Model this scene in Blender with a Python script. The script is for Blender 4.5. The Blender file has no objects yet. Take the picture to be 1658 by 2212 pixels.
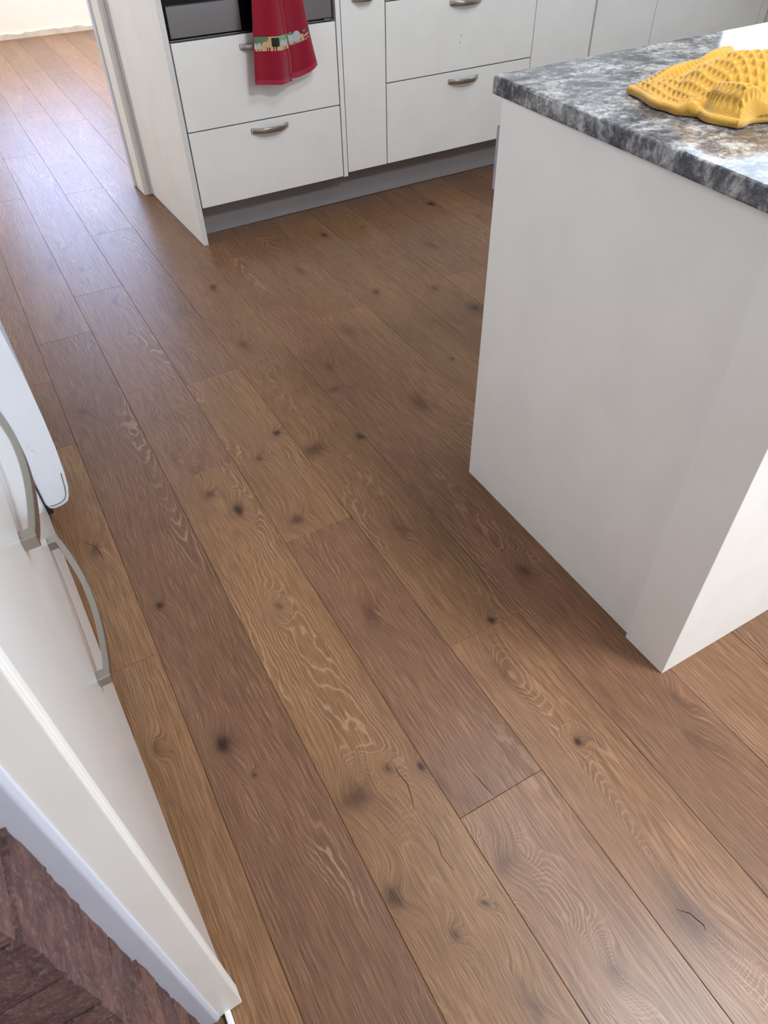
import bpy, bmesh, math, random
from mathutils import Vector, Matrix

# ------------------------------------------------------------------ camera, light, exposure
U = 0.174                      # one floor-board width in metres: all layout numbers are in board widths
SC = bpy.context.scene
COL = SC.collection
PI = math.pi

cam_d = bpy.data.cameras.new('camera')
cam = bpy.data.objects.new('camera', cam_d)
COL.objects.link(cam)
RR = (0.8720788799, -0.4890491821, -0.0175876276)
DD = (-0.3544477016, -0.6064595330, -0.7117398834)
FF = (0.3374096235, 0.6269272145, -0.7022229088)
m = Matrix.Identity(4)
for i in range(3):
    m[i][0], m[i][1], m[i][2] = RR[i], -DD[i], -FF[i]
m.translation = Vector((0.11316784 * U, 0.0, 6.91972864 * U))
cam.matrix_world = m
cam_d.sensor_fit = 'VERTICAL'
cam_d.sensor_height = 36.0
cam_d.lens = 1517.3 / 2212 * 36.0
cam_d.clip_start = 0.02
cam_d.dof.use_dof = True
cam_d.dof.focus_distance = 1.9
cam_d.dof.aperture_fstop = 16.0
SC.camera = cam

world = bpy.data.worlds.new('world')
SC.world = world
world.use_nodes = True
world.node_tree.nodes['Background'].inputs[0].default_value = (0.75, 0.86, 1.0, 1)
world.node_tree.nodes['Background'].inputs[1].default_value = 1.0


def area(name, loc, target, sx, sy, power, color):
    """rectangular area lamp"""
    d = bpy.data.lights.new(name, 'AREA')
    d.shape = 'RECTANGLE'
    d.size, d.size_y = sx * U, sy * U
    d.energy = power
    d.color = color
    o = bpy.data.objects.new(name, d)
    COL.objects.link(o)
    o.location = Vector(loc) * U
    dirv = (Vector(target) - Vector(loc)).normalized()
    o.rotation_euler = dirv.to_track_quat('-Z', 'Y').to_euler()
    return o


# glazed sliding door behind and to the right of the camera
area('daylight_sliding_door', (13.5, -7.75, 6.2), (13.5, 0, 6.2), 9.0, 10.5, 30, (0.82, 0.91, 1.0))
# added fill lamp straight behind the camera, brightens the back drawers
area('fill_behind_camera', (3.6, -7.75, 5.4), (3.6, 0, 5.4), 4.4, 8.6, 5, (0.88, 0.94, 1.0))
# skylight over the opening between the rooms; added fill above the island for the drawers
area('daylight_skylight', (7.4, -0.9, 13.8), (7.4, -0.9, 0), 2.2, 2.2, 38, (0.88, 0.94, 1.0))
area('fill_over_island', (7.4, 5.4, 13.8), (7.4, 5.4, 0), 2.2, 2.2, 11, (0.90, 0.95, 1.0))
# two fill lamps added on the left to brighten the island panel
area('fill_left_bench', (-4.0, 5.2, 9.4), (4, 5.2, 5.5), 5.0, 4.4, 6, (0.90, 0.95, 1.0))
area('fill_left_rear', (-4.0, 15.9, 4.8), (4, 15.9, 4.6), 4.4, 7.6, 5, (0.92, 0.96, 1.0))
# long window in the right-hand kitchen wall
area('daylight_sink_window', (21.9, 12.6, 10.0), (0, 12.6, 9.0), 10.0, 6.4, 15, (0.70, 0.84, 1.0))
# end and side window of the adjoining room, plus an added fill on its left
area('daylight_end_window', (4.3, 41.7, 7.8), (4.3, 0, 7.8), 6.0, 6.2, 33, (0.38, 0.56, 1.0))
area('daylight_side_window', (13.4, 33.0, 8.0), (0, 33.0, 5.0), 9.0, 9.0, 135, (1.0, 0.98, 0.95))
area('fill_far_room', (-8.4, 28.0, 8.0), (10, 28.0, 6.0), 6.0, 7.0, 16, (0.95, 0.97, 1.0))

# light paths of a closed white room
SC.cycles.use_light_tree = False
SC.cycles.max_bounces = 6
SC.cycles.diffuse_bounces = 4
SC.cycles.glossy_bounces = 3
SC.cycles.transmission_bounces = 2
SC.cycles.adaptive_threshold = 0.1
SC.cycles.caustics_reflective = False
SC.cycles.caustics_refractive = False
SC.cycles.sample_clamp_indirect = 4.0

SC.view_settings.view_transform = 'Standard'
SC.view_settings.look = 'None'
SC.view_settings.gamma = 1.0
SC.view_settings.use_curve_mapping = False
SC.view_settings.exposure = 0.40


# ------------------------------------------------------------------ helpers
def tag(o, label, cat, group=None):
    o['label'] = label
    o['category'] = cat
    if group:
        o['group'] = group
    return o


def struct(o):
    o['kind'] = 'structure'
    return o


def empty(name, loc=(0, 0, 0), yaw=0.0, parent=None):
    o = bpy.data.objects.new(name, None)
    COL.objects.link(o)
    o.empty_display_size = 0.05
    o.location = Vector(loc) * U
    o.rotation_euler = (0, 0, yaw)
    o.parent = parent
    return o


def link_mesh(name, me, mat, parent=None, smooth=False):
    o = bpy.data.objects.new(name, me)
    COL.objects.link(o)
    if mat is not None and not me.materials:
        me.materials.append(mat)
    o.parent = parent
    if smooth:
        for p in me.polygons:
            p.use_smooth = True
    return o


def from_bm(name, bm, mat, parent=None, smooth=False, scale=True):
    if scale:
        bmesh.ops.scale(bm, vec=(U, U, U), verts=bm.verts)
    bmesh.ops.recalc_face_normals(bm, faces=bm.faces)
    me = bpy.data.meshes.new(name)
    bm.to_mesh(me)
    bm.free()
    return link_mesh(name, me, mat, parent, smooth)


def add_box(bm, x0, x1, y0, y1, z0, z1, bev=0.0, seg=1):
    vs = [bm.verts.new((x, y, z)) for x in (x0, x1) for y in (y0, y1) for z in (z0, z1)]
    q = [(0, 1, 3, 2), (4, 6, 7, 5), (0, 4, 5, 1), (2, 3, 7, 6), (0, 2, 6, 4), (1, 5, 7, 3)]
    fs = [bm.faces.new([vs[i] for i in f]) for f in q]
    if bev > 0:
        es = list({e for f in fs for e in f.edges})
        bmesh.ops.bevel(bm, geom=es, offset=bev, segments=seg, profile=0.6, affect='EDGES')


def box(name, x0, x1, y0, y1, z0, z1, mat, parent=None, bev=0.0, seg=1):
    bm = bmesh.new()
    add_box(bm, x0, x1, y0, y1, z0, z1, bev, seg)
    return from_bm(name, bm, mat, parent)


def add_prism(bm, poly, z0, z1, bev=0.0, seg=2):
    a = [bm.verts.new((p[0], p[1], z0)) for p in poly]
    b = [bm.verts.new((p[0], p[1], z1)) for p in poly]
    n = len(poly)
    fs = [bm.faces.new(a[::-1]), bm.faces.new(b)]
    for i in range(n):
        fs.append(bm.faces.new((a[i], a[(i + 1) % n], b[(i + 1) % n], b[i])))
    if bev > 0:
        es = list({e for f in fs for e in f.edges})
        bmesh.ops.bevel(bm, geom=es, offset=bev, segments=seg, profile=0.5, affect='EDGES')


def sweep(bm, path, w, t, side, round_=0.35):
    """rounded-rectangle bar along a path; side = constant reference axis (bar width direction)"""
    side = Vector(side).normalized()
    prof = []
    for sx, sy in ((1, 1), (-1, 1), (-1, -1), (1, -1)):
        r = round_ * min(w, t)
        cx, cy = sx * (w - r), sy * (t - r)
        a0 = {(1, 1): 0, (-1, 1): 90, (-1, -1): 180, (1, -1): 270}[(sx, sy)]
        for k in range(3):
            a = math.radians(a0 + 45 * k)
            prof.append((cx + r * math.cos(a), cy + r * math.sin(a)))
    rings = []
    P = [Vector(p) for p in path]
    for i, p in enumerate(P):
        T = (P[min(i + 1, len(P) - 1)] - P[max(i - 1, 0)]).normalized()
        N = T.cross(side).normalized()
        rings.append([bm.verts.new(p + side * a + N * b) for a, b in prof])
    n = len(prof)
    for i in range(len(rings) - 1):
        for k in range(n):
            bm.faces.new((rings[i][k], rings[i][(k + 1) % n], rings[i + 1][(k + 1) % n], rings[i + 1][k]))
    bm.faces.new(rings[0][::-1])
    bm.faces.new(rings[-1])


# ------------------------------------------------------------------ materials
def srgb(r, g, b):
    f = lambda c: c / 12.92 if c <= 0.04045 else ((c + 0.055) / 1.055) ** 2.4
    return (f(r / 255), f(g / 255), f(b / 255), 1)


class NT:
    def __init__(s, mat):
        s.t = mat.node_tree
        s.b = s.t.nodes['Principled BSDF']

    def n(s, typ, **kw):
        nd = s.t.nodes.new(typ)
        for k, v in kw.items():
            setattr(nd, k, v)
        return nd

    def put(s, sock, v):
        if hasattr(v, 'is_linked') or isinstance(v, bpy.types.NodeSocket):
            s.t.links.new(v, sock)
        elif v is not None:
            sock.default_value = v

    def math(s, op, a, b=None, c=None, clamp=False):
        nd = s.n('ShaderNodeMath', operation=op)
        nd.use_clamp = clamp
        for i, v in enumerate((a, b, c)):
            if v is not None:
                s.put(nd.inputs[i], v)
        return nd.outputs[0]

    def vmath(s, op, a, b=None):
        nd = s.n('ShaderNodeVectorMath', operation=op)
        s.put(nd.inputs[0], a)
        if b is not None:
            s.put(nd.inputs[1], b)
        return nd.outputs['Value'] if op in ('LENGTH', 'DOT_PRODUCT', 'DISTANCE') else nd.outputs[0]

    def noise(s, vec, scale, detail=2.0, rough=0.5, dist=0.0):
        nd = s.n('ShaderNodeTexNoise')
        s.put(nd.inputs['Vector'], vec)
        nd.inputs['Scale'].default_value = scale
        nd.inputs['Detail'].default_value = detail
        nd.inputs['Roughness'].default_value = rough
        nd.inputs['Distortion'].default_value = dist
        return nd.outputs['Fac']

    def ramp(s, fac, stops):
        nd = s.n('ShaderNodeValToRGB')
        s.put(nd.inputs[0], fac)
        el = nd.color_ramp.elements
        while len(el) < len(stops):
            el.new(0.5)
        for e, (p, c) in zip(el, stops):
            e.position = p
            e.color = c if len(c) == 4 else (*c, 1)
        return nd.outputs[0]

    def mix(s, fac, a, b, mode='MIX'):
        nd = s.n('ShaderNodeMix', data_type='RGBA', blend_type=mode)
        s.put(nd.inputs[0], fac)
        s.put(nd.inputs[6], a)
        s.put(nd.inputs[7], b)
        return nd.outputs[2]

    def maprange(s, v, a, b, c=0.0, d=1.0):
        nd = s.n('ShaderNodeMapRange')
        nd.interpolation_type = 'SMOOTHSTEP'
        s.put(nd.inputs[0], v)
        for i, x in enumerate((a, b, c, d)):
            nd.inputs[i + 1].default_value = x
        return nd.outputs[0]

    def bump(s, h, strength, dist):
        nd = s.n('ShaderNodeBump')
        nd.inputs['Strength'].default_value = strength
        nd.inputs['Distance'].default_value = dist
        s.put(nd.inputs['Height'], h)
        s.t.links.new(nd.outputs[0], s.b.inputs['Normal'])


def new_mat(name, color, rough=0.5, metal=0.0, spec=0.5, coat=0.0):
    mt = bpy.data.materials.new(name)
    mt.use_nodes = True
    b = mt.node_tree.nodes['Principled BSDF']
    b.inputs['Base Color'].default_value = color
    b.inputs['Roughness'].default_value = rough
    b.inputs['Metallic'].default_value = metal
    b.inputs['Specular IOR Level'].default_value = spec
    b.inputs['Coat Weight'].default_value = coat
    return mt


def soft_paint(name, color, rough, var=0.04, scale=6.0, coat=0.0):
    mt = new_mat(name, color, rough, coat=coat)
    N = NT(mt)
    tc = N.n('ShaderNodeTexCoord').outputs['Object']
    f = N.noise(tc, scale, 3.0, 0.55)
    c2 = tuple(c * (1 - var) for c in color[:3]) + (1,)
    N.put(N.b.inputs['Base Color'], N.mix(N.maprange(f, 0.35, 0.7), color, c2))
    f2 = N.noise(tc, 220.0, 1.0)
    N.bump(f2, 0.03, 0.001)
    return mt


M = {}
M['laminate'] = soft_paint('white_satin_laminate', srgb(240, 238, 234), 0.42)
M['laminate_edge'] = soft_paint('laminate_edge', srgb(224, 221, 217), 0.4)
M['island_white'] = soft_paint('island_painted_panel', srgb(243, 240, 236), 0.5)
M['gloss_white'] = soft_paint('gloss_white_drawer', srgb(245, 245, 245), 0.16, coat=0.2)
M['fridge_white'] = soft_paint('fridge_enamel', srgb(222, 227, 236), 0.22)
M['frame_white'] = soft_paint('painted_timber_white', srgb(198, 196, 193), 0.45)
M['jamb_white'] = soft_paint('painted_jamb_white', srgb(208, 213, 229), 0.4)
M['wall_white'] = soft_paint('wall_paint_white', srgb(236, 233, 226), 0.8)
M['ceiling'] = soft_paint('ceiling_paint', srgb(206, 202, 197), 0.9)
M['carcass'] = new_mat('dark_carcass_gap', srgb(60, 56, 54), 0.7)
M['kick'] = soft_paint('kick_board_grey', srgb(150, 146, 147), 0.4)
M['black_glass'] = new_mat('oven_black_glass', srgb(8, 8, 9), 0.08)
M['rubber'] = soft_paint('door_gasket_grey', srgb(92, 96, 104), 0.6)
M['appliance'] = soft_paint('appliance_grey', srgb(158, 156, 164), 0.4)
M['dark_plastic'] = new_mat('dark_plastic', srgb(34, 32, 33), 0.5)
M['glass'] = new_mat('window_glass', srgb(235, 242, 245), 0.02)
M['glass'].node_tree.nodes['Principled BSDF'].inputs['Transmission Weight'].default_value = 0.95


def brushed(name, color, rough, axis):
    mt = new_mat(name, color, rough, 1.0)
    N = NT(mt)
    tc = N.n('ShaderNodeTexCoord').outputs['Object']
    sc = [900, 900, 900]
    sc[axis] = 12
    v = N.vmath('MULTIPLY', tc, tuple(sc))
    f = N.noise(v, 1.0, 2.0)
    N.put(N.b.inputs['Base Color'], N.mix(f, tuple(c * 0.965 for c in color[:3]) + (1,), color))
    return mt


M['steel'] = brushed('brushed_stainless', srgb(156, 153, 157), 0.28, 2)
M['nickel'] = brushed('satin_nickel', srgb(182, 174, 164), 0.28, 0)
M['nickel_y'] = brushed('satin_nickel_bar', srgb(178, 172, 160), 0.33, 1)


def make_marble():
    mt = new_mat('grey_marble_laminate', srgb(130, 130, 132), 0.09, spec=0.55)
    N = NT(mt)
    tc = N.n('ShaderNodeTexCoord').outputs['Object']
    w = N.n('ShaderNodeTexNoise')
    N.put(w.inputs['Vector'], tc)
    w.inputs['Scale'].default_value = 7.0
    w.inputs['Detail'].default_value = 4.0
    wv = N.vmath('MULTIPLY', N.vmath('SUBTRACT', w.outputs['Color'], (0.5, 0.5, 0.5)), (0.05, 0.05, 0.05))
    v = N.vmath('ADD', tc, wv)
    vs = N.vmath('MULTIPLY', v, (1.0, 1.7, 1.0))
    a = N.noise(vs, 13.0, 9.0, 0.72, 0.25)
    b = N.noise(v, 90.0, 6.0, 0.8, 0.3)
    f = N.math('ADD', N.math('MULTIPLY', a, 0.58), N.math('MULTIPLY', b, 0.42))
    col = N.ramp(f, [(0.42, srgb(56, 55, 61)), (0.475, srgb(88, 87, 92)), (0.515, srgb(124, 123, 125)),
                     (0.565, srgb(168, 167, 165)), (0.64, srgb(216, 215, 211))])
    sp = N.noise(tc, 130.0, 2.0)
    col = N.mix(N.maprange(sp, 0.66, 0.74, 0, 0.5), col, srgb(66, 64, 70))
    N.put(N.b.inputs['Base Color'], col)
    return mt


M['marble'] = make_marble()


def make_oak(name, seed, tone, warm, knots, bold=0.5):
    """one oak board: tone = base colour multiplier, warm 0 (grey red) .. 1 (honey), knots = (x,y,rx,ry,dark)"""
    mt = new_mat(name, srgb(130, 98, 72), 0.4)
    N = NT(mt)
    geo = N.n('ShaderNodeNewGeometry').outputs['Position']
    P = N.vmath('MULTIPLY', geo, (1 / U, 1 / U, 0.0))            # board widths
    Ps = N.vmath('ADD', P, (0.0, 0.0, seed * 3.71))
    # gentle irregularity
    wn = N.n('ShaderNodeTexNoise')
    N.put(wn.inputs['Vector'], N.vmath('MULTIPLY', Ps, (2.2, 0.8, 1.0)))
    wn.inputs['Scale'].default_value = 2.2
    wn.inputs['Detail'].default_value = 3.0
    wig = N.vmath('SUBTRACT', wn.outputs['Color'], (0.5, 0.5, 0.5))
    Pw = N.vmath('ADD', P, N.vmath('MULTIPLY', wig, (0.12, 0.26, 0.0)))
    bumpsum = None
    dark = None
    core = None
    for (kx, ky, rx, ry, dk) in knots:
        d = N.vmath('MULTIPLY', N.vmath('SUBTRACT', Pw, (kx, ky, 0.0)), (1 / rx, 1 / (ry * 1.15), 0.0))
        q = N.vmath('DOT_PRODUCT', d, d)
        g = N.math('EXPONENT', N.math('MULTIPLY', q, -0.28))      # wide swell of the grain
        s = N.math('MULTIPLY_ADD', g, 0.22, N.math('EXPONENT', N.math('MULTIPLY', q, -1.5)))       # stain
        bumpsum = N.math('MULTIPLY', g, 0.9) if bumpsum is None else N.math('MULTIPLY_ADD', g, 0.9, bumpsum)
        dark = N.math('MULTIPLY', s, dk) if dark is None else N.math('MULTIPLY_ADD', s, dk, dark)
        if dk > 0.75:
            c = N.math('EXPONENT', N.math('MULTIPLY', q, -3.0))
            core = c if core is None else N.math('MAXIMUM', core, c)
    # growth ring field -> cathedral figure
    slow = N.noise(N.vmath('MULTIPLY', Ps, (0.95, 0.12, 1.0)), 1.0, 1.0, 0.4)
    xs = N.n('ShaderNodeSeparateXYZ')
    N.put(xs.inputs[0], Pw)
    F = N.math('MULTIPLY_ADD', slow, 2.4, N.math('MULTIPLY', xs.outputs[0], 1.25))
    F = N.math('MULTIPLY_ADD', wn.outputs['Fac'], 0.07, F)
    if bumpsum is not None:
        F = N.math('ADD', F, bumpsum)
    rings = N.math('SINE', N.math('MULTIPLY', F, 6.2832 * 17.0))
    ring_hi = N.maprange(rings, 0.55, 1.0)
    mask = N.maprange(N.noise(N.vmath('MULTIPLY', Ps, (1.3, 0.3, 1.0)), 1.1, 2.0), 0.50, 0.66)
    # long fibres
    Pf = N.vmath('ADD', Ps, N.vmath('MULTIPLY', wig, (0.035, 0.0, 0.0)))
    if bumpsum is not None:
        cb = N.n('ShaderNodeCombineXYZ')
        N.put(cb.inputs[0], N.math('MULTIPLY', bumpsum, 0.16))
        Pf = N.vmath('ADD', Pf, cb.outputs[0])
    fib = N.noise(N.vmath('MULTIPLY', Pf, (44.0, 0.75, 1.0)), 1.0, 4.0, 0.62)
    fine = N.noise(N.vmath('MULTIPLY', Pf, (115.0, 2.6, 1.0)), 1.0, 2.0, 0.6)
    blot = N.noise(N.vmath('MULTIPLY', Ps, (1.6, 0.42, 1.0)), 1.0, 3.0, 0.55)

    def T(c, k):
        return tuple(min(1.0, x * k * tone) for x in c[:3]) + (1,)
    red, hon = srgb(127, 89, 69), srgb(141, 103, 69)
    base = tuple(red[i] * (1 - warm) + hon[i] * warm for i in range(3)) + (1,)
    alt = tuple(red[i] * warm + hon[i] * (1 - warm) for i in range(3)) + (1,)
    mid = tuple(base[i] * 0.55 + alt[i] * 0.45 for i in range(3)) + (1,)
    col = N.mix(N.maprange(blot, 0.34, 0.68), T(base, 1.06), T(mid, 0.86))
    col = N.mix(N.maprange(fib, 0.36, 0.66), col, N.mix(0.8, col, T(base, 0.62)))
    # limed pores: short light strokes ; dark pores
    col = N.mix(N.maprange(fine, 0.53, 0.68, 0, 0.30), col, T(srgb(176, 140, 106), 1.0))
    col = N.mix(N.maprange(fine, 0.49, 0.36, 0, 0.8), col, T(base, 0.5))
    rfac = N.math('MULTIPLY', N.math('MULTIPLY', ring_hi, N.math('MULTIPLY_ADD', mask, 0.92, 0.05)), bold)
    col = N.mix(rfac, col, T(srgb(172, 138, 110), 0.98))
    lo = N.math('MULTIPLY', N.math('MULTIPLY', N.maprange(rings, -0.2, -1.0), mask), bold * 0.55)
    col = N.mix(lo, col, T(base, 0.6))
    if dark is not None:
        dn = N.noise(N.vmath('MULTIPLY', Ps, (5.0, 3.0, 1.0)), 2.0, 4.0, 0.6)
        df = N.math('MULTIPLY', N.math('MULTIPLY', dark, 1.12), N.maprange(dn, 0.25, 0.6, 0.5, 1.0), clamp=True)
        df = N.math('MINIMUM', df, 0.9)
        col = N.mix(df, col, T(srgb(66, 39, 26), 1.0))
        if core is not None:
            col = N.mix(N.math('MULTIPLY', core, 0.7), col, srgb(30, 22, 20))
    N.put(N.b.inputs['Base Color'], col)
    N.put(N.b.inputs['Roughness'], N.math('MULTIPLY_ADD', fib, 0.16, 0.28))
    N.b.inputs['Specular IOR Level'].default_value = 0.38
    emb = N.noise(N.vmath('MULTIPLY', P, (70.0, 3.2, 1.0)), 1.0, 1.0)
    N.bump(emb, 0.16, 0.0012)
    return mt


def make_brick_mat(k):
    cols = [(srgb(136, 102, 96), srgb(104, 78, 75), srgb(158, 136, 132)),
            (srgb(146, 108, 97), srgb(118, 86, 80), srgb(166, 146, 140)),
            (srgb(128, 97, 93), srgb(98, 74, 73), srgb(152, 130, 126))][k]
    mt = new_mat('rough_red_brick_%d' % k, cols[0], 0.9, spec=0.2)
    N = NT(mt)
    tc = N.n('ShaderNodeTexCoord').outputs['Object']
    a = N.noise(tc, 42.0, 6.0, 0.72, 0.6)
    b = N.noise(tc, 150.0, 5.0, 0.75)
    col = N.mix(N.maprange(a, 0.35, 0.65), cols[0], cols[1])
    col = N.mix(N.maprange(b, 0.5, 0.68, 0, 0.75), col, cols[2])
    N.put(N.b.inputs['Base Color'], col)
    N.bump(N.math('ADD', a, N.math('MULTIPLY', b, 0.6)), 1.0, 0.009)
    return mt


M['brick'] = [make_brick_mat(k) for k in range(3)]
mm = soft_paint('mortar', srgb(122, 100, 96), 0.95, 0.25, 60.0)
M['mortar'] = mm


def make_fabric(name, color, color2, scale, rough=0.95, sheen=0.4):
    mt = new_mat(name, color, rough, spec=0.15)
    N = NT(mt)
    tc = N.n('ShaderNodeTexCoord').outputs['Object']
    a = N.noise(tc, scale, 3.0, 0.7)
    N.put(N.b.inputs['Base Color'], N.mix(N.maprange(a, 0.3, 0.7), color, color2))
    N.b.inputs['Sheen Weight'].default_value = sheen
    N.bump(a, 0.5, 0.002)
    return mt


M['towel_red'] = make_fabric('red_terry', srgb(158, 22, 48), srgb(122, 10, 34), 420.0)
M['waffle'] = make_fabric('mustard_waffle_cotton', srgb(210, 164, 72), srgb(194, 144, 54), 500.0)
M['p_cream'] = make_fabric('print_cream', srgb(206, 176, 134), srgb(192, 158, 116), 500.0)
M['p_green'] = make_fabric('print_green', srgb(104, 138, 98), srgb(76, 104, 72), 300.0)
M['p_lightgreen'] = make_fabric('print_pale_green', srgb(118, 172, 130), srgb(98, 152, 112), 300.0)
M['p_dark'] = make_fabric('print_dark_green', srgb(34, 50, 42), srgb(28, 42, 36), 400.0)
M['p_white'] = make_fabric('print_white_grey', srgb(214, 214, 216), srgb(128, 128, 134), 420.0)
M['p_rose'] = make_fabric('hem_rose', srgb(176, 48, 74), srgb(150, 30, 56), 420.0)

# ------------------------------------------------------------------ floor boards
random.seed(7)
floor = box('floor', -9, 34, -8, 42.2, -0.5, -0.085, M['carcass'])
struct(floor)

KN = [  # knots read off the boards: x, y, radius, stretch along board, darkness
    (0.21, 6.13, .055, 1.1, 1.0), (0.26, 3.99, .085, 1.3, 0.9), (1.23, 2.79, .20, 0.75, 0.62), (1.65, 2.9, .05, 1.2, 0.7),
    (1.10, 1.81, .10, 1.0, 0.74), (1.42, 1.29, .05, 1.2, 0.7), (1.78, 1.36, .03, 1.0, 0.9), (1.95, 2.75, .05, 1.3, 1.0),
    (3.34, 3.25, .15, 2.2, 0.42), (3.52, 2.19, .045, 1.2, 0.9), (3.26, 0.37, .20, 1.6, 0.55), (2.43, 0.40, .09, 1.6, 0.5),
    (1.68, 0.56, .09, 1.6, 0.55), (2.14, 1.56, .15, 0.7, 0.42), (4.46, 4.29, .10, 1.2, 0.7), (3.65, 3.89, .05, 1.2, 0.8),
    (3.44, 5.77, .08, 2.4, 0.5), (2.41, 4.69, .08, 2.6, 0.55), (2.31, 6.66, .12, 0.9, 0.7), (1.69, 7.28, .08, 1.8, 0.85),
    (1.43, 7.75, .07, 1.2, 0.7), (2.37, 8.18, .07, 1.2, 0.65), (2.84, 8.58, .06, 1.2, 0.8), (3.19, 7.93, .20, 0.7, 0.62),
    (3.95, 7.85, .07, 1.2, 0.9), (4.17, 9.25, .14, 0.5, 0.5), (5.21, 8.14, .18, 1.8, 0.58), (5.24, 10.8, .14, 1.8, 0.5),
    (6.75, 14.94, .10, 1.5, 0.75), (6.46, 11.89, .08, 1.4, 0.7), (3.62, 13.8, .07, 1.6, 0.8), (3.34, 11.36, .10, 1.6, 0.5),
    (7.57, 11.4, .08, 1.4, 0.6), (7.80, 10.29, .12, 1.5, 0.75), (0.27, 10.77, .09, 1.4, 0.55), (0.43, 3.52, .03, 1.2, 0.7),
    (-0.27, 7.49, .07, 2.0, 0.7), (6.4, 8.98, .05, 1.3, 0.7), (0.8, 16.57, .11, 2.4, 0.3), (1.69, 14.21, .10, 1.8, 0.4),
    (4.78, 1.95, .08, 2.0, 0.45), (4.58, 1.57, .10, 2.2, 0.35), (2.35, 17.29, .10, 1.6, 0.3), (0.55, 14.2, .09, 3.0, 0.3),
    (9.87, 15.23, .10, 1.5, 0.8), (4.41, 9.91, .10, 1.6, 0.45), (5.5, 13.6, .09, 3.0, 0.5), (8.6, 13.2, .09, 2.5, 0.5),
    (0.45, 6.75, .16, 4.5, 0.04), (0.60, 4.55, .13, 5.0, 0.04), (0.50, 16.6, .15, 5.5, 0.04), (1.55, 12.6, .16, 4.0, 0.05), (3.42, 1.2, .14, 4.0, 0.05),
    (1.5, 5.4, .05, 1.6, 0.5), (-0.35, 4.3, .05, 1.4, 0.4), (2.75, 13.2, .08, 2.0, 0.35),
]
# board end joints read off the photograph, column -> y of the joints (columns are one board wide)
JOINTS = {-2: [7.2, 14.8], -1: [5.46, 9.98, 11.98, 19.0], 0: [13.34, 21.2, 29.5], 1: [8.28, 10.9, 14.92, 24.65, 33.0],
          2: [2.11, 6.33, 10.62, 17.8, 20.85, 29.2], 3: [3.83, 27.35, 35.0], 4: [-2.0, 18.6, 26.0, 34.0],
          5: [-1.2, 11.52, 22.5, 30.5], 6: [6.2, 17.0, 25.3, 33.5], 7: [3.0, 13.9, 28.1, 36.0], 8: [0.5, 11.73, 23.0],
          9: [2.0, 14.4], 10: [4.6, 13.3], 11: [1.3, 12.4], 12: [3.3, 15.2], 13: [5.0, 13.7]}
# tone and warmth of the boards that show largest: (column, index from the near end)
LOOK = {(-1, 0): (1.02, 0.9), (-1, 1): (1.06, 0.95), (-1, 2): (0.92, 0.5), (-1, 3): (0.9, 0.3), (0, 0): (0.86, 0.12),
        (0, 1): (0.98, 0.3), (1, 0): (1.02, 0.9), (1, 1): (0.98, 0.35), (1, 2): (1.0, 0.2), (1, 3): (1.04, 0.3),
        (2, 0): (1.1, 0.35), (2, 1): (0.92, 0.15), (2, 2): (1.02, 0.85), (2, 3): (0.96, 0.2), (3, 0): (1.2, 0.62),
        (3, 1): (0.98, 0.72), (4, 1): (1.06, 0.22), (5, 1): (1.12, 0.55), (5, 2): (0.96, 0.6)}
BOLD = {(0, 0): 0.75, (1, 2): 0.7, (0, 1): 0.8, (1, 3): 0.55, (2, 3): 0.7}
board_spare = [make_oak('oak_board_spare_%d' % k, 40 + k * 2.3, 0.9 + 0.05 * k, (k * 0.37) % 1.0,
                        [], 0.45) for k in range(5)]


def board_mesh(x0, x1, y0, y1):
    bm = bmesh.new()
    g, c = 0.0016, 0.004
    x0 += g; x1 -= g; y0 += g; y1 -= g
    t = [bm.verts.new(p) for p in ((x0 + c, y0 + c, 0), (x1 - c, y0 + c, 0), (x1 - c, y1 - c, 0), (x0 + c, y1 - c, 0))]
    e = [bm.verts.new(p) for p in ((x0, y0, -c), (x1, y0, -c), (x1, y1, -c), (x0, y1, -c))]
    b = [bm.verts.new(p) for p in ((x0, y0, -.085), (x1, y0, -.085), (x1, y1, -.085), (x0, y1, -.085))]
    bm.faces.new(t)
    for i in range(4):
        j = (i + 1) % 4
        bm.faces.new((e[i], e[j], t[j], t[i]))
        bm.faces.new((b[i], b[j], e[j], e[i]))
    bm.faces.new(b[::-1])
    return bm


for colm in range(-5, 24):
    js = JOINTS.get(colm)
    if js is None:
        js = [random.uniform(1, 6) + 8.5 * i for i in range(3)]
    ends = [-7.9] + js + [41.9 if colm < 10 else 19.5]
    for i in range(len(ends) - 1):
        y0, y1 = ends[i], ends[i + 1]
        if y1 - y0 < 0.4:
            continue
        ks = [(kx, ky, r, r * st, dk) for (kx, ky, r, st, dk) in KN
              if colm - 0.02 <= kx < colm + 1 and y0 < ky < y1]
        visible = -2 <= colm <= 10 and y0 < 30
        if visible:
            tone, warm = LOOK.get((colm, i), (random.uniform(0.9, 1.08), random.uniform(0.15, 0.85)))
            if not ks:
                ks = [(colm + random.uniform(.2, .8), random.uniform(y0, y1), .05, .11, random.uniform(.3, .6)) for _ in range(3)]
            mt = make_oak('oak_board', (colm * 7.3 + i * 2.9) % 53, tone, warm, ks, BOLD.get((colm, i), random.uniform(0.35, 0.6)))
        else:
            mt = board_spare[(colm * 3 + i) % 5]
        from_bm('floor_board', board_mesh(colm, colm + 1, y0, y1), mt, floor)

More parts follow.
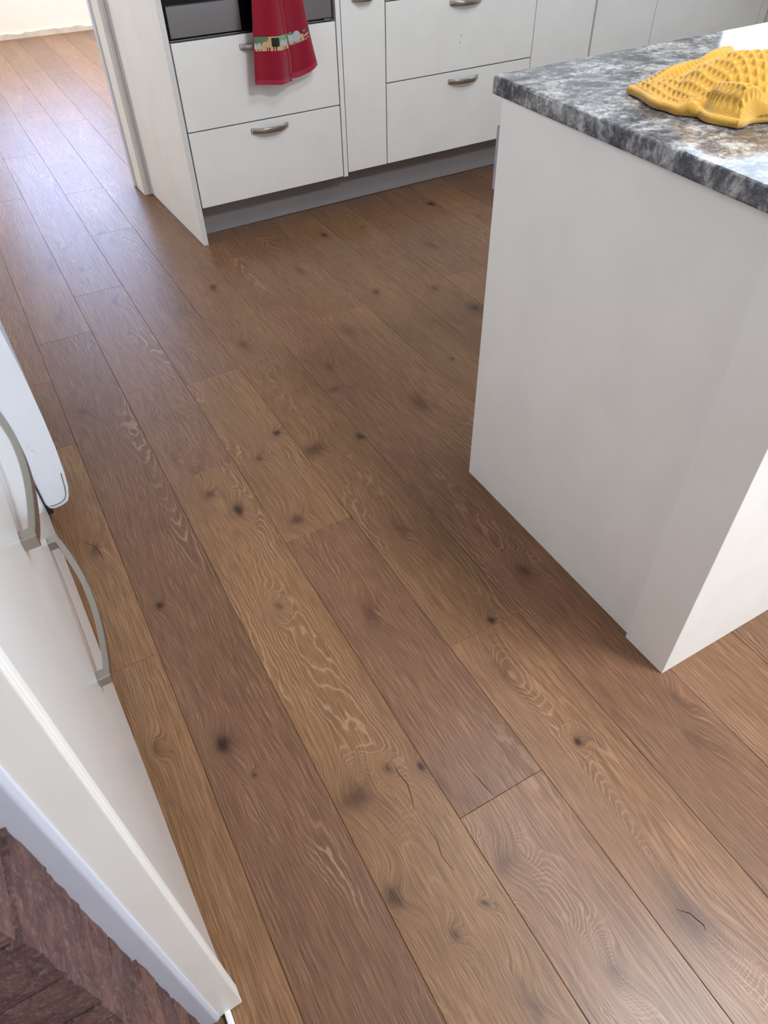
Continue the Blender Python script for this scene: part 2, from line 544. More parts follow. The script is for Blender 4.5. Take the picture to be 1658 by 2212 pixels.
def crack(pts, w):
    bm = bmesh.new()
    n = len(pts)
    L, R_ = [], []
    for i, (x, y) in enumerate(pts):
        a = Vector(pts[max(i - 1, 0)])
        b = Vector(pts[min(i + 1, n - 1)])
        t = (b - a).normalized()
        k = w * (0.15 + math.sin(PI * (i + .3) / (n - .4)))
        L.append(bm.verts.new((x - t.y * k, y + t.x * k, 0.0016)))
        R_.append(bm.verts.new((x + t.y * k, y - t.x * k, 0.0016)))
    for i in range(n - 1):
        bm.faces.new((L[i], R_[i], R_[i + 1], L[i + 1]))
    return from_bm('crack', bm, M['crack'], floor)


M['crack'] = new_mat('dark_split', srgb(58, 40, 32), 0.9)
crack([(1.72, 2.93), (1.71, 2.80), (1.735, 2.66), (1.70, 2.52), (1.66, 2.40)], 0.0042)
crack([(1.68, 2.22), (1.70, 2.05), (1.66, 1.9), (1.69, 1.74)], 0.0032)
crack([(3.22, 0.50), (3.30, 0.42), (3.315, 0.36), (3.335, 0.29), (3.315, 0.25)], 0.005)
crack([(2.37, 2.44), (2.385, 2.34), (2.40, 2.24), (2.41, 2.14)], 0.0042)
crack([(-0.36, 7.72), (-0.26, 7.58), (-0.22, 7.42), (-0.21, 7.25)], 0.006)

# ------------------------------------------------------------------ room shell
struct(box('ceiling', -9, 34, -8, 42.2, 14.0, 14.4, M['ceiling']))
struct(box('wall_rear', -9, 34, -8.4, -8.0, -0.08, 14.0, M['wall_white']))
struct(box('wall_right', 33.6, 34, -8, 20.5, -0.08, 14.0, M['wall_white']))
struct(box('wall_left', -4.6, -4.2, 1.9, 20.4, -0.08, 14.0, M['wall_white']))
struct(box('wall_far', -9, 14, 41.9, 42.3, 0.12, 14.0, M['wall_white']))
struct(box('wall_far_side', 13.6, 14, 20.9, 41.9, -0.08, 14.0, M['wall_white']))
struct(box('wall_far_window_side', -9, -8.6, 20.4, 41.9, -0.08, 14.0, M['wall_white']))
struct(box('wall_camera_side', -9, -8.6, -8, 1.3, -0.08, 14.0, M['wall_white']))
struct(box('wall_far_near', -9, -1.4, 19.9, 20.4, -0.08, 14.0, M['wall_white']))
struct(box('wall_kitchen_right', 22.25, 22.6, 1.8, 20.1, -0.08, 14.0, M['wall_white']))
struct(box('added_shade_wall', 13.2, 33.6, 1.3, 1.8, -0.08, 14.0, M['wall_white']))  # unseen wall, added to keep the sliding-door light off the right-hand doors
struct(box('wall_lintel', -1.4, 3.78, 20.0, 20.5, 11.8, 14.0, M['wall_white']))
CABYAW = math.radians(1.7)
wb = empty('wall_back', (4.18, 15.875, 0), CABYAW)
struct(wb)
box('plaster', -0.25, 29.4, 3.8, 4.5, -0.08, 14.0, M['wall_white'], wb)

# ragged lower edge of the far wall where the skirting was taken off
bm = bmesh.new()
random.seed(3)
xs = [-2 + 0.25 * i for i in range(48)]
prev = None
for x in xs:
    h = 0.20 + random.uniform(-0.05, 0.05)
    cur = [bm.verts.new(p) for p in ((x, 41.82, 0.0), (x, 41.80, h), (x, 41.9, h + .02), (x, 41.9, 0.0))]
    if prev:
        for a in range(4):
            bm.faces.new((prev[a], cur[a], cur[(a + 1) % 4], prev[(a + 1) % 4]))
    prev = cur
struct(from_bm('baseboard_far', bm, soft_paint('raw_plaster_edge', srgb(222, 212, 200), 0.9, 0.15, 14.0)))

# window frames for the daylight, some added around fill lamps (all outside the frame)
def window(name, x0, x1, y, z0, z1, d, mull=1):
    r = empty(name, ((x0 + x1) / 2, y, z0))
    struct(r)
    w, h = (x1 - x0) / 2, z1 - z0
    t = 0.3
    ya, yb = (0, d)
    lo, hi = min(ya, yb), max(ya, yb)
    box('frame_sill', -w, w, lo, hi, -t, 0, M['frame_white'], r)
    box('frame_head', -w, w, lo, hi, h, h + t, M['frame_white'], r)
    for s in (-1, 1):
        box('frame_stile', s * w - (t if s < 0 else 0), s * w + (0 if s < 0 else t), lo, hi, -t, h + t, M['frame_white'], r)
    for k in range(mull):
        xm = -w + 2 * w * (k + 1) / (mull + 1)
        box('mullion', xm - .1, xm + .1, lo, hi, 0, h, M['frame_white'], r)
    return r


window('window_1', 8.9, 18.1, -8.0, 0.8, 11.6, 0.45)
for nm, yy, hw, zz, h in (('added_window_6', 5.2, 2.6, 7.2, 4.6), ('added_window_9', 15.9, 2.3, 0.9, 7.8)):  # frames added around the two left fill lamps
    sb = window(nm, -hw, hw, 0.0, zz, zz + h, -0.2)
    sb.location = Vector((-4.2, yy, zz)) * U
    sb.rotation_euler = (0, 0, PI / 2)
for nm, yy in (('window_7', -0.9), ('added_window_10', 5.4)):  # the second frame is added around the island fill lamp
    sk = empty(nm, (7.4, yy, 13.8))
    struct(sk)
    for a_, b_, c_, d_ in ((-1.4, 1.4, -1.4, -1.12), (-1.4, 1.4, 1.12, 1.4), (-1.4, -1.12, -1.12, 1.12), (1.12, 1.4, -1.12, 1.12)):
        box('skylight_frame', a_, b_, c_, d_, 0.0, 0.2, M['frame_white'], sk)
window('added_window_8', 1.3, 5.9, -8.0, 0.9, 9.9, 0.45, 0)  # frame added around the fill lamp behind the camera
w2 = window('window_2', -5.1, 5.1, 0.0, 6.7, 13.3, 0.35)
w2.location = Vector((22.25, 12.6, 6.7)) * U
w2.rotation_euler = (0, 0, PI / 2)
window('window_3', 1.2, 7.4, 41.9, 4.6, 11.0, -0.35)
for nm, xx, yy, hw, zz, h in (('window_4', 13.6, 33.0, 4.6, 3.4, 9.2), ('added_window_5', -8.6, 28.0, 3.1, 4.4, 7.2)):  # the second frame is added around the far-room fill lamp
    sw = window(nm, -hw, hw, 0.0, zz, zz + h, -0.35 if xx < 0 else 0.35)
    sw.location = Vector((xx, yy, zz)) * U
    sw.rotation_euler = (0, 0, PI / 2)

# door opening into the adjoining room: jamb lining and moulded architrave
dj = empty('door_1', (3.9, 19.65, 0), CABYAW)
struct(dj)
box('jamb_lining', 0.0, 0.14, 0.02, 0.68, 0.0, 11.8, M['frame_white'], dj, 0.006)
box('door_stop', -0.10, 0.10, 0.66, 0.92, 0.02, 11.8, M['frame_white'], dj, 0.012)
bm = bmesh.new()
prof = [(0, 0), (0.02, -0.03), (0.05, -0.035), (0.06, -0.02), (0.075, -0.04), (0.12, -0.06), (0.17, -0.06), (0.17, 0.02), (0, 0.02)]
add_prism(bm, prof, 0.015, 11.9)
from_bm('architrave', bm, M['frame_white'], dj)
box('reveal_strip', -0.115, -0.10, 0.70, 0.94, 0.02, 11.8, M['jamb_white'], dj)

# ------------------------------------------------------------------ kitchen run along the back wall
def bow_handle(parent, xc, z, L=0.86, d=0.17, y=0.0):
    bm = bmesh.new()
    pth = []
    n = 22
    for i in range(n + 1):
        s = i / n
        e = 1 - abs(2 * s - 1) ** 3.2
        pth.append((xc + (s - .5) * L, y + 0.01 - d * e * (0.72 + 0.28 * math.sin(PI * s)), z))
    sweep(bm, pth, 0.054, 0.022, (0, 0, 1), 0.7)
    return from_bm('handle', bm, M['nickel'], parent, True)


def front(parent, x0, x1, z0, z1, name='drawer', handle=None, y=0.0, mat=None):
    g = 0.013
    o = box(name, x0 + g, x1 - g, y, y + 0.1, z0 + g, z1 - g, mat or M['laminate'], parent, 0.008, 2)
    if handle:
        bow_handle(o, handle[0], handle[1], y=y)
    return o


CB = (4.18, 15.875, 0)


def cab(name, label, cat='cabinet'):
    r = empty(name, CB, CABYAW)
    tag(r, label, cat)
    return r


c = cab('end_panel', 'tall white cabinet end panel beside the doorway and oven', 'panel')
box('panel', -0.045, 0.06, 0.0, 3.78, 0.0, 4.95, M['laminate'], c, 0.006)
box('edge_strip', -0.046, 0.061, -0.006, 0.002, 0.0, 4.95, M['laminate_edge'], c)

c = cab('oven_cabinet', 'white cabinet with two wide drawers under the oven')
box('carcass', 0.075, 3.665, 0.11, 3.7, 0.83, 3.95, M['carcass'], c)
front(c, 0.08, 3.67, 2.342, 3.93, handle=(1.915, 3.71))
front(c, 0.08, 3.67, 0.80, 2.342, handle=(1.915, 2.16))

ov = empty('oven', CB, CABYAW)
tag(ov, 'stainless steel built-in oven with black glass behind red towel', 'oven')
box('body', 0.09, 3.65, 0.14, 3.4, 3.955, 4.95, M['dark_plastic'], ov)
box('door_glass', 0.10, 3.64, 0.06, 0.14, 3.965, 4.95, M['black_glass'], ov, 0.01)
box('steel_panel', 0.125, 1.58, 0.015, 0.06, 3.99, 4.50, M['steel'], ov, 0.008)
box('steel_panel', 2.12, 3.60, 0.015, 0.06, 3.99, 4.50, M['steel'], ov, 0.008)
box('vent_trim', 0.09, 3.65, 0.03, 0.10, 3.940, 3.962, M['steel'], ov)
box('trim_clip', 3.40, 3.56, 0.0, 0.03, 3.945, 3.985, M['steel'], ov, 0.004)
bm = bmesh.new()
sweep(bm, [(0.5 + 0.5 * i, -0.30, 4.86) for i in range(6)], 0.06, 0.06, (0, 0, 1), 0.9)
hb = from_bm('handle_bar', bm, M['steel'], ov, True)
for x in (0.6, 2.9):
    box('handle_post', x - .05, x + .05, -0.27, 0.07, 4.83, 4.89, M['steel'], hb)

c = cab('filler_panel', 'narrow white filler strip between oven drawers and pull-out', 'panel')
box('strip', 3.685, 3.79, 0.0, 3.6, 0.79, 4.95, M['laminate'], c, 0.006)

c = cab('pull_out_cabinet', 'narrow white pull-out cabinet right of the oven')
box('carcass', 3.80, 4.885, 0.11, 3.7, 0.88, 4.9, M['carcass'], c)
d_ = front(c, 3.795, 4.89, 0.86, 4.92, 'door')
bow_handle(d_, 4.34, 4.26, 0.5)

c = cab('drawer_cabinet', 'wide white cabinet with stacked drawers and bow handles, right of pull-out')
box('carcass', 4.90, 9.115, 0.11, 3.7, 0.88, 4.9, M['carcass'], c)
front(c, 4.893, 9.12, 0.86, 2.602, handle=(7.06, 2.40))
mid = front(c, 4.893, 9.12, 2.602, 4.14, handle=(7.02, 3.95))
front(c, 4.893, 9.12, 4.14, 4.92, handle=(7.02, 4.7))
box('scuff_mark', 6.93, 6.945, -0.0015, 0.001, 3.28, 3.33, M['kick'], mid)
box('scuff_mark', 6.90, 6.912, -0.0015, 0.001, 3.14, 3.20, M['kick'], mid)

c = cab('corner_cabinet', 'plain white cabinet door beside the wide drawers')
box('carcass', 9.13, 11.115, 0.11, 3.7, 0.88, 4.9, M['carcass'], c)
front(c, 9.122, 11.06, 0.86, 4.92, 'door')

c = cab('tall_filler_cabinet', 'plain white cabinet door right of the dark corner gap')
box('carcass', 11.12, 13.24, 0.11, 3.7, 0.88, 4.9, M['carcass'], c)
front(c, 11.105, 13.26, 0.86, 4.92, 'door', y=0.0)

c = cab('sink_cabinet', 'broad white cabinet door with handle behind the island')
box('carcass', 13.27, 17.65, 0.11, 3.7, 0.88, 4.9, M['carcass'], c)
front(c, 13.262, 17.66, 0.86, 4.92, 'door', handle=(16.95, 3.25))

c = cab('last_cabinet', 'white cabinet door at the far right edge behind the island')
box('carcass', 17.68, 17.98, 0.11, 3.7, 0.88, 4.9, M['carcass'], c)
front(c, 17.668, 18.0, 0.86, 4.92, 'door')

kb = cab('kick_board', 'grey kick board running under the white cabinets', 'kick board')
box('board', 0.07, 18.0, 0.54, 0.62, 0.0, 0.825, M['kick'], kb)
box('floor_seal', 0.07, 18.0, 0.525, 0.54, 0.0, 0.025, M['steel'], kb)

bt = cab('back_worktop', 'grey marble worktop above the back cabinets', 'worktop')
box('slab', -0.06, 18.0, -0.06, 3.78, 4.95, 5.13, M['marble'], bt, 0.02, 2)

# ------------------------------------------------------------------ island
IS = empty('kitchen_island', (4.9, 2.33, 0))
tag(IS, 'white painted kitchen island with plain end panel', 'kitchen island')


def isl(p):
    return (p[0] - 4.9, p[1] - 2.33)


bm = bmesh.new()
add_prism(bm, [isl(p) for p in ((4.925, 2.80), (14.0, 2.80), (14.0, 6.22), (5.0, 6.22), (4.945, 6.285))], 0.0, 4.94)
from_bm('end_panel', bm, M['island_white'], IS)
bm = bmesh.new()
add_prism(bm, [isl(p) for p in ((4.872, 2.332), (14.0, 2.43), (14.0, 2.80), (4.925, 2.80), (4.925, 2.915), (4.868, 2.912))], 0.0, 4.94, 0.004, 1)
from_bm('corner_post', bm, M['island_white'], IS)
box('appliance_edge', 4.965 - 4.9, 8.2 - 4.9, 6.23 - 2.33, 6.365 - 2.33, 4.03, 4.66, M['appliance'], IS, 0.01)

ct = empty('island_worktop', (4.9, 2.33, 4.94))
tag(ct, 'glossy grey marble laminate worktop on the island', 'worktop')
bm = bmesh.new()
add_prism(bm, [isl(p) for p in ((4.70, 1.95), (14.4, 2.15), (14.4, 6.83), (4.912, 6.43))], 0.0, 0.168, 0.022, 3)
from_bm('slab', bm, M['marble'], ct)

# ------------------------------------------------------------------ mustard waffle cloth on the island
def lerp(a, b, t):
    return a + (b - a) * t


def sst(a, b, x):
    t = max(0.0, min(1.0, (x - a) / (b - a)))
    return t * t * (3 - 2 * t)


def seg_h(x, y, pts, w):
    """height of a fold whose crest follows pts = (x, y, h)"""
    best = 0.0
    for (x0, y0, h0), (x1, y1, h1) in zip(pts[:-1], pts[1:]):
        dx, dy = x1 - x0, y1 - y0
        t = max(0.0, min(1.0, ((x - x0) * dx + (y - y0) * dy) / (dx * dx + dy * dy)))
        d2 = (x - x0 - t * dx) ** 2 + (y - y0 - t * dy) ** 2
        best = max(best, lerp(h0, h1, t) * math.exp(-d2 / (w * w)))
    return best


def cloth_point(a, b):
    # a: along the front-left edge (0 left tip .. 1 front corner), b: into the cloth
    e0 = [(5.45, 5.22), (5.42, 4.86), (5.41, 4.58), (5.49, 4.42), (5.47, 4.20), (5.46, 3.97)]
    e1 = [(7.14, 5.66), (7.25, 5.2), (7.3, 4.8), (7.2, 4.3), (7.0, 3.9), (6.75, 3.62)]

    def pl(e, t):
        t = max(0.0, min(1.0, t))
        k = min(int(t * (len(e) - 1)), len(e) - 2)
        f = t * (len(e) - 1) - k
        g = lambda i: e[max(0, min(len(e) - 1, i))]
        p0, p1, p2, p3 = g(k - 1), g(k), g(k + 1), g(k + 2)
        return tuple(0.5 * (2 * p1[i] + (p2[i] - p0[i]) * f + (2 * p0[i] - 5 * p1[i] + 4 * p2[i] - p3[i]) * f * f
                            + (3 * p1[i] - p0[i] - 3 * p2[i] + p3[i]) * f ** 3) for i in (0, 1))
    sa, sb_ = 2 * a - 1, 2 * b - 1
    ra, rb = sa * math.sqrt(1 - 0.20 * sb_ * sb_), sb_ * math.sqrt(1 - 0.20 * sa * sa)
    p, q = pl(e0, 0.5 + 0.52 * ra), pl(e1, 0.5 + 0.52 * ra)
    d0 = min(a, 1 - a, b, 1 - b)
    wob = 0.022 * sst(0.12, 0.0, d0)
    a0, b0 = a, b
    a, b = max(0.0, min(1.0, 0.5 + 0.52 * ra)), 0.5 + 0.52 * rb
    x, y = lerp(p[0], q[0], b), lerp(p[1], q[1], b)
    # far edge sags in, near edge nearly straight
    y += -0.12 * math.sin(PI * b) * (1 - a) ** 2 + 0.10 * math.sin(PI * b * 1.5) * a ** 3
    h = max(seg_h(x, y, [(5.62, 4.98, .07), (5.76, 4.80, .15), (5.80, 4.64, .27), (5.95, 4.52, .35), (6.12, 4.36, .36), (6.5, 4.1, .30)], 0.21),
            seg_h(x, y, [(5.54, 4.47, .08), (5.63, 4.32, .19), (5.64, 4.12, .21), (5.75, 3.95, .19), (6.0, 3.8, .16)], 0.14),
            seg_h(x, y, [(5.55, 5.2, .07), (5.9, 5.2, .13), (6.4, 5.2, .13), (7.0, 5.5, .15)], 0.14),
            seg_h(x, y, [(6.3, 4.9, .16), (6.8, 4.6, .18)], 0.2))
    x += wob * math.sin(21 * a0 + 13 * b0)
    y += wob * math.sin(17 * a0 - 19 * b0 + 1)
    a, b = a0, b0
    d = d0
    z = 0.05 + h * sst(-0.02, 0.10, d) + 0.02 * math.sin(7 * a + 2) * math.sin(9 * b)
    z = max(0.045, z)
    z = max(z * (0.62 + 0.38 * sst(0, 0.05, d)), 0.06)
    # the lifted lip between the two front lobes
    z += 0.05 * math.exp(-((a - .58) / .05) ** 2 - (b / .08) ** 2)
    return Vector((x - 5.45, y - 4.4, z))


NA, NB, CA, CBn = 230, 290, 23, 29
grid = [[cloth_point(i / NA, j / NB) for j in range(NB + 1)] for i in range(NA + 1)]
verts, faces = [], []
for i in range(NA + 1):
    for j in range(NB + 1):
        p = grid[i][j]
        du = grid[min(i + 1, NA)][j] - grid[max(i - 1, 0)][j]
        dv = grid[i][min(j + 1, NB)] - grid[i][max(j - 1, 0)]
        n = du.cross(dv)
        n = n.normalized() if n.length > 1e-9 else Vector((0, 0, 1))
        if n.z < 0:
            n = -n
        ca = abs(math.cos(PI * i / NA * CA))
        cb = abs(math.cos(PI * j / NB * CBn))
        r = max(ca, cb) ** 2.2
        hem = sst(0.055, 0.03, min(i / NA, j / NB, 1 - i / NA, 1 - j / NB))
        disp = lerp(-0.016 * (1 - r) + 0.009 * r, 0.010, hem)
        disp *= max(0.25, n.z) ** 0.7
        disp += 0.0022 * math.sin(i * 2.9 + j * 1.7) + 0.0015 * math.sin(j * 3.3)
        q = p + n * disp
        verts.append((q.x * U, q.y * U, max(q.z, 0.052) * U))
for i in range(NA):
    for j in range(NB):
        k = i * (NB + 1) + j
        faces.append((k, k + NB + 1, k + NB + 2, k + 1))
rim = [i * (NB + 1) for i in range(NA)] + [NA * (NB + 1) + j for j in range(NB)] + \
      [i * (NB + 1) + NB for i in range(NA, 0, -1)] + [j for j in range(NB, 0, -1)]
mid_pt = Vector((sum(verts[k][0] for k in rim) / len(rim), sum(verts[k][1] for k in rim) / len(rim), 0))
ring_prev = rim
for zf, inset in ((0.55, -0.0016), (0.16, -0.0008), (0.03, 0.004)):
    ring_new = []
    for k in rim:
        p = Vector(verts[k])
        d = (mid_pt - p)
        d.z = 0
        d.normalize()
        ring_new.append(len(verts))
        verts.append((p.x + d.x * inset, p.y + d.y * inset, p.z * zf))
    for q in range(len(rim)):
        r2 = (q + 1) % len(rim)
        faces.append((ring_prev[r2], ring_prev[q], ring_new[q], ring_new[r2]))
    ring_prev = ring_new
me = bpy.data.meshes.new('waffle_cloth')
me.from_pydata(verts, [], faces)
cl = link_mesh('waffle_cloth', me, M['waffle'], None, True)
cl.location = Vector((5.45, 4.4, 5.108)) * U
tag(cl, 'crumpled mustard yellow waffle cloth on the island worktop', 'cloth')

# ------------------------------------------------------------------ red hand towel on the oven handle
def towel_xyz(s, t, off=0.0):
    """s across (0..1), t down (0..1) -> local position in the kitchen-run frame"""
    z0 = 4.93
    fold = 0.56
    xl = lerp(1.76, 1.548, t ** 0.9)
    xr = lerp(2.80, 3.05, t ** 1.6)
    xf = lerp(2.27, 2.40, min(1.0, t * 1.3))
    if s <= fold:
        u = s / fold
        x = lerp(xl, xf, u)
        zb = lerp(3.115, 3.05, u) - 0.02 * math.sin(PI * u)
        y = -0.36 - 0.05 * math.sin(PI * min(1, u * 1.1)) * (0.4 + t) - 0.035 * (0.3 + t) * math.cos(2 * PI * u * 1.4 + .3)
    else:
        u = (s - fold) / (1 - fold)
        x = lerp(xf - 0.03, xr, u)
        zb = lerp(3.105, 3.255, u ** 1.6) - 0.03 * math.sin(PI * u)
        y = -0.26 - 0.07 * math.sin(PI * u) * (0.4 + t) + 0.05 * u - 0.03 * (0.4 + t) * math.cos(2 * PI * u * 1.1)
    y += 0.10 * sst(0.12, 0.0, t)                     # comes off the rail
    ribs = sst(0.55, 0.50, t) * sst(0.30, 0.42, s)
    y -= 0.007 * ribs * abs(math.sin(PI * s * 26))
    z = lerp(z0, zb, t)
    return x, y - off, z


tw = empty('hand_towel', CB, CABYAW)
tag(tw, 'red terry hand towel with landscape band hanging from the oven handle', 'towel')
NS, NTT = 150, 60
vs, fs = [], []
for j in range(NTT + 1):
    for i in range(NS + 1):
        x, y, z = towel_xyz(i / NS, j / NTT)
        vs.append((x * U, y * U, z * U))
for j in range(NTT):
    for i in range(NS):
        k = j * (NS + 1) + i
        fs.append((k, k + NS + 1, k + NS + 2, k + 1))
me = bpy.data.meshes.new('terry_cloth')
me.from_pydata(vs, [], fs)
tc_ = link_mesh('terry_cloth', me, M['towel_red'], tw, True)
md = tc_.modifiers.new('thickness', 'SOLIDIFY')
md.thickness = 0.005
md.offset = 0.0


def towel_patch(name, cells, mats, pick, s0, s1, t0, t1, off=0.022):
    """print on the towel: a fine grid that follows the cloth, coloured cell by cell"""
    nx, ny = cells
    idx = {}
    vs, fs, mi = [], [], []

    def v(i, j):
        if (i, j) not in idx:
            x, y, z = towel_xyz(lerp(s0, s1, i / nx), lerp(t0, t1, j / ny), off)
            idx[(i, j)] = len(vs)
            vs.append((x * U, y * U, z * U))
        return idx[(i, j)]
    for j in range(ny):
        for i in range(nx):
            k = pick((i + .5) / nx, (j + .5) / ny)
            if k is None:
                continue
            fs.append((v(i, j), v(i, j + 1), v(i + 1, j + 1), v(i + 1, j)))
            mi.append(k)
    me = bpy.data.meshes.new(name)
    me.from_pydata(vs, [], fs)
    for mt in mats:
        me.materials.append(mt)
    for p, k in zip(me.polygons, mi):
        p.material_index = k
        p.use_smooth = True
    return link_mesh(name, me, None, tw)


PM = [M['p_cream'], M['p_green'], M['p_lightgreen'], M['p_dark'], M['p_white']]


def jag(a, n, amp, ph=0.0):
    return amp * (abs(((a * n + ph) % 1.0) - .5) * 2)


def pick_left(a, b):
    if 0.49 < a < 0.715 and b < 0.72 and not (b < .08) and ((a - .6) / .115) ** 6 + ((b - .36) / .36) ** 6 < 1:
        return 3
    if b > 0.70 and (abs(a - .535) < .014 or abs(a - .60) < .014):
        return None
    if b > 0.74 and (abs(a - .365) < .014 or (abs(a - .43) < .02)):
        return None
    if a < 0.19 and 0.5 - jag(a, 5, .1) < b < 0.80:
        return 4
    if a < 0.2 and b > .85 and (a * 11) % 1.0 < 0.3:
        return None
    if a < 0.42 and b < 0.16 + (0.44 - jag(a, 7, .22)) * (1 - max(0, (a - .22)) * 4.0):
        return 1
    if a > 0.78 and 0.42 - jag(a, 6, .10) < b < 0.78:
        return 4
    if a > 0.72 and b < 0.36 + (a - .72) * .6:
        return 2
    if a > .78 and b > .78 and (a * 12) % 1.0 < 0.35:
        return None
    return 0


def pick_right(a, b):
    if a < 0.07:
        return None
    if ((a - .20) / .16) ** 2 + ((b - .45) / .42) ** 2 < 1 or ((a - .46) / .17) ** 2 + ((b - .48) / .40) ** 2 < 1:
        return 4 if not (b < .25 and .1 < a < .34) else 1
    if b > 0.78 and b < 0.98 and a < .75 and (a * 13) % 1.0 < 0.6:
        return 0
    if .62 < a < .72 and .45 < b < .9:
        return 0
    if a > .72 and .55 < b < .75 and (a * 15) % 1.0 < .66:
        return 0
    if .74 < a < .88 and .2 < b < .4:
        return 1
    if a > .74 and .85 < b < .97 and (a * 9) % 1.0 < .5:
        return 0
    return None


towel_patch('printed_band', (110, 36), PM, pick_left, 0.004, 0.555, 0.555, 0.685)
towel_patch('printed_band', (80, 36), PM, pick_right, 0.575, 0.985, 0.555, 0.685)
towel_patch('hem', (60, 4), [M['p_rose']], lambda a, b: 0, 0.004, 0.556, 0.955, 0.997)
towel_patch('hem', (50, 4), [M['p_rose']], lambda a, b: 0, 0.575, 0.996, 0.945, 0.997)

# ------------------------------------------------------------------ drawer unit at the left, next to the camera
LYAW = math.atan(0.036)
LO = (-0.33, 0.0, 0.0)
du = empty('drawer_unit', LO, LYAW)
tag(du, 'gloss white drawer unit with curved steel bar handles at left', 'cabinet')
box('carcass', -3.3, -0.11, 1.92, 7.95, 0.5, 4.95, M['carcass'], du)
box('plinth', -3.3, -0.42, 1.92, 7.95, 0.0, 0.5, M['kick'], du)


def bar_handle(parent, yc, z, L=1.80, post=0.085, bow=0.10):
    h = 0.05
    bm = bmesh.new()
    pth = []
    n = 24
    for i in range(n + 1):
        s = i / n
        pth.append((post + bow * math.sin(PI * s) ** 0.85 - 0.012, yc + (s - .5) * L, z))
    sweep(bm, pth, h, 0.026, (0, 0, 1), 0.25)
    o = from_bm('handle', bm, M['nickel_y'], parent)
    for s in (-1, 1):
        y = yc + s * L / 2
        box('handle_post', -0.01, post + 0.012, y - 0.05, y + 0.05, z - h - 0.004, z + h + 0.004, M['nickel_y'], o, 0.006)
    return o


for z0, z1, hz, rx in ((0.45, 1.985, 1.895, -0.014), (1.985, 3.65, 3.565, -0.007), (3.65, 4.93, 4.85, 0.0)):
    dr = box('drawer', -0.10, rx, 1.90, 7.97, z0 + .004, z1 - .004, M['gloss_white'], du, 0.0015, 1)
    bar_handle(dr, 4.86, hz)

box('side_panel', -0.36, 0.012, 1.80, 1.89, 0.02, 5.11, M['laminate'], du, 0.01, 2)
box('panel_lipping', -0.235, 0.012, 1.745, 1.80, 0.02, 5.11, M['laminate'], du, 0.01, 2)
wt = empty('side_worktop', LO, LYAW)
tag(wt, 'worktop above the gloss white drawer unit', 'worktop')
box('slab', -3.4, 0.0, 1.80, 7.97, 5.12, 5.3, M['marble'], wt, 0.02, 2)

# ------------------------------------------------------------------ fridge behind the drawer unit
fr = empty('refrigerator', (-0.33, 0.0, 0), LYAW)
tag(fr, 'white refrigerator with rounded door edge behind the drawer unit', 'refrigerator')
bm = bmesh.new()
add_box(bm, -3.4, -0.09, 8.03, 11.9, 0.25, 10.2, 0.03, 2)
from_bm('body', bm, M['fridge_white'], fr)
# door: profile in (x, z), extruded along y ; local x = world x + .33 + .036*y  (about +.62 at y 8)
prof = [(-0.005, 0.60), (0.03, 0.50), (0.10, 0.475), (0.20, 0.485), (0.275, 0.52), (0.315, 0.60), (0.345, 0.75), (0.375, 1.0),
        (0.40, 1.4), (0.408, 1.85), (0.40, 2.5), (0.37, 3.1), (0.37, 5.5), (0.37, 9.9), (0.33, 10.1), (0.0, 10.15), (-0.005, 10.0)]
bm = bmesh.new()
for (y0, y1, shrink, nm) in ((8.0, 11.9, 0, 'door'),):
    a = [bm.verts.new((x, y0, z)) for x, z in prof]
    b = [bm.verts.new((x, y1, z)) for x, z in prof]
    fa = bm.faces.new(a)
    fb = bm.faces.new(b[::-1])
    for i in range(len(prof)):
        j = (i + 1) % len(prof)
        bm.faces.new((a[i], b[i], b[j], a[j]))
    bmesh.ops.bevel(bm, geom=list(fa.edges) + list(fb.edges), offset=0.03, segments=3, profile=0.5, affect='EDGES')
dro = from_bm('door', bm, M['fridge_white'], fr, True)
dro.modifiers.new('normals', 'WEIGHTED_NORMAL')
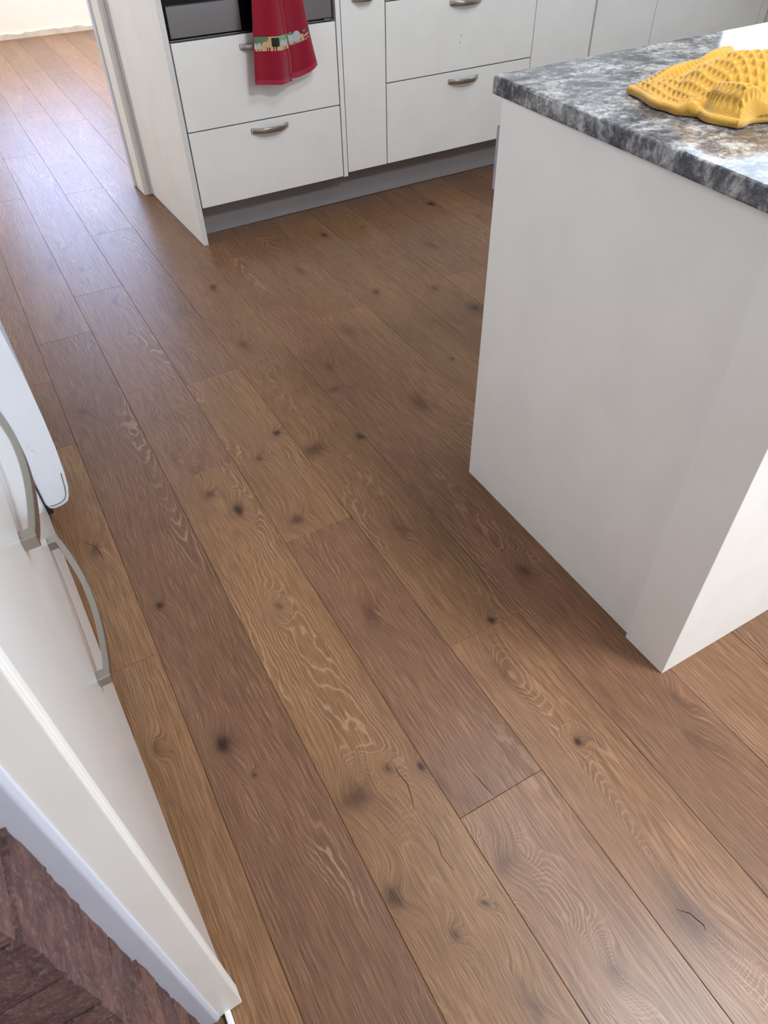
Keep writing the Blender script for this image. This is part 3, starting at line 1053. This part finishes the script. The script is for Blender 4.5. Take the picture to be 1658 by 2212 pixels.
# end cap: a thin seam line just inside the rim of the near face
for sx, sz, sw, sh in ((0.105, 1.50, 0.004, 0.05), (0.125, 1.46, 0.03, 0.006), (0.150, 1.43, 0.005, 0.012), (0.165, 1.385, 0.004, 0.008), (0.118, 1.54, 0.012, 0.005)):
    box('scratch', sx, sx + sw, 7.9985, 8.0005, sz, sz + sh, M['kick'], dro)
bm = bmesh.new()
seam = [(0.045, 7.995, 0.56), (0.10, 7.995, 0.545), (0.19, 7.995, 0.555), (0.25, 7.995, 0.59), (0.285, 7.995, 0.66), (0.31, 7.995, 0.78), (0.335, 7.995, 1.0)]
sweep(bm, seam, 0.006, 0.004, (0, 1, 0), 0.5)
from_bm('cap_seam', bm, M['rubber'], dro)
for k, (x0, x1, mt) in enumerate(((-0.088, -0.056, 'rubber'), (-0.056, -0.036, 'dark_plastic'), (-0.036, -0.006, 'rubber'))):
    box('gasket', x0, x1, 8.05, 11.85, 0.62, 10.0, M[mt], fr)
box('hinge', -0.06, 0.06, 8.02, 8.3, 0.40, 0.60, M['dark_plastic'], fr, 0.01)
box('plinth', -3.3, -0.25, 8.1, 11.8, 0.0, 0.25, M['dark_plastic'], fr)

# ------------------------------------------------------------------ brick wall end and white lining at the opening beside the camera
bw = box('wall_brick', -9.0, -0.74, 1.30, 1.75, 0.0, 14.0, M['mortar'])
struct(bw)
random.seed(11)
ch = 0.494
base_z = 3.625 - 7 * ch


def brick_mesh(x0, x1, y0, y1, z0, z1):
    bm = bmesh.new()
    add_box(bm, x0, x1, y0, y1, z0, z1)
    bmesh.ops.subdivide_edges(bm, edges=bm.edges[:], cuts=3, use_grid_fill=True)
    for v in bm.verts:
        v.co += Vector((random.uniform(-1, 1) * .007, random.uniform(-1, 1) * .007, random.uniform(-1, 1) * .007))
    return bm


jt = 0.04
row = 0
z = base_z - ch
while z < 12:
    z0, z1 = z + jt / 2, z + ch - jt / 2
    x1 = -0.71 + random.uniform(-.012, .008)
    w = 1.32 if row % 2 == 0 else 0.63
    nb = 3 if 0.5 < z < 5.5 else 2
    while nb > 0:
        from_bm('brick', brick_mesh(x1 - w + jt, x1, 1.265, 1.79, max(z0, 0.0), z1), M['brick'][random.randrange(3)], bw, False)
        x1 -= w
        w = 1.32
        nb -= 1
    z += ch
    row += 1

jb = empty('jamb_board', (-0.585, 1.76, 0))
tag(jb, 'white painted lining board against the rough brick edge', 'door lining')
bm = bmesh.new()
add_prism(bm, [(0.0, 0.0), (0.012, -0.012), (0.012, -0.03), (-0.02, -0.045), (-0.16, -0.03), (-0.16, 0.25), (0.0, 0.25)], 0.03, 12.0, 0.008, 2)
from_bm('board', bm, M['jamb_white'], jb)
ft = empty('corner_bead', (-0.50, 1.70, 0))
tag(ft, 'short white bead at the foot of the side panel', 'trim')
bm = bmesh.new()
add_box(bm, -0.035, 0.015, -0.5, 0.045, 0.0, 0.06, 0.01, 2)
from_bm('bead', bm, M['gloss_white'], ft)
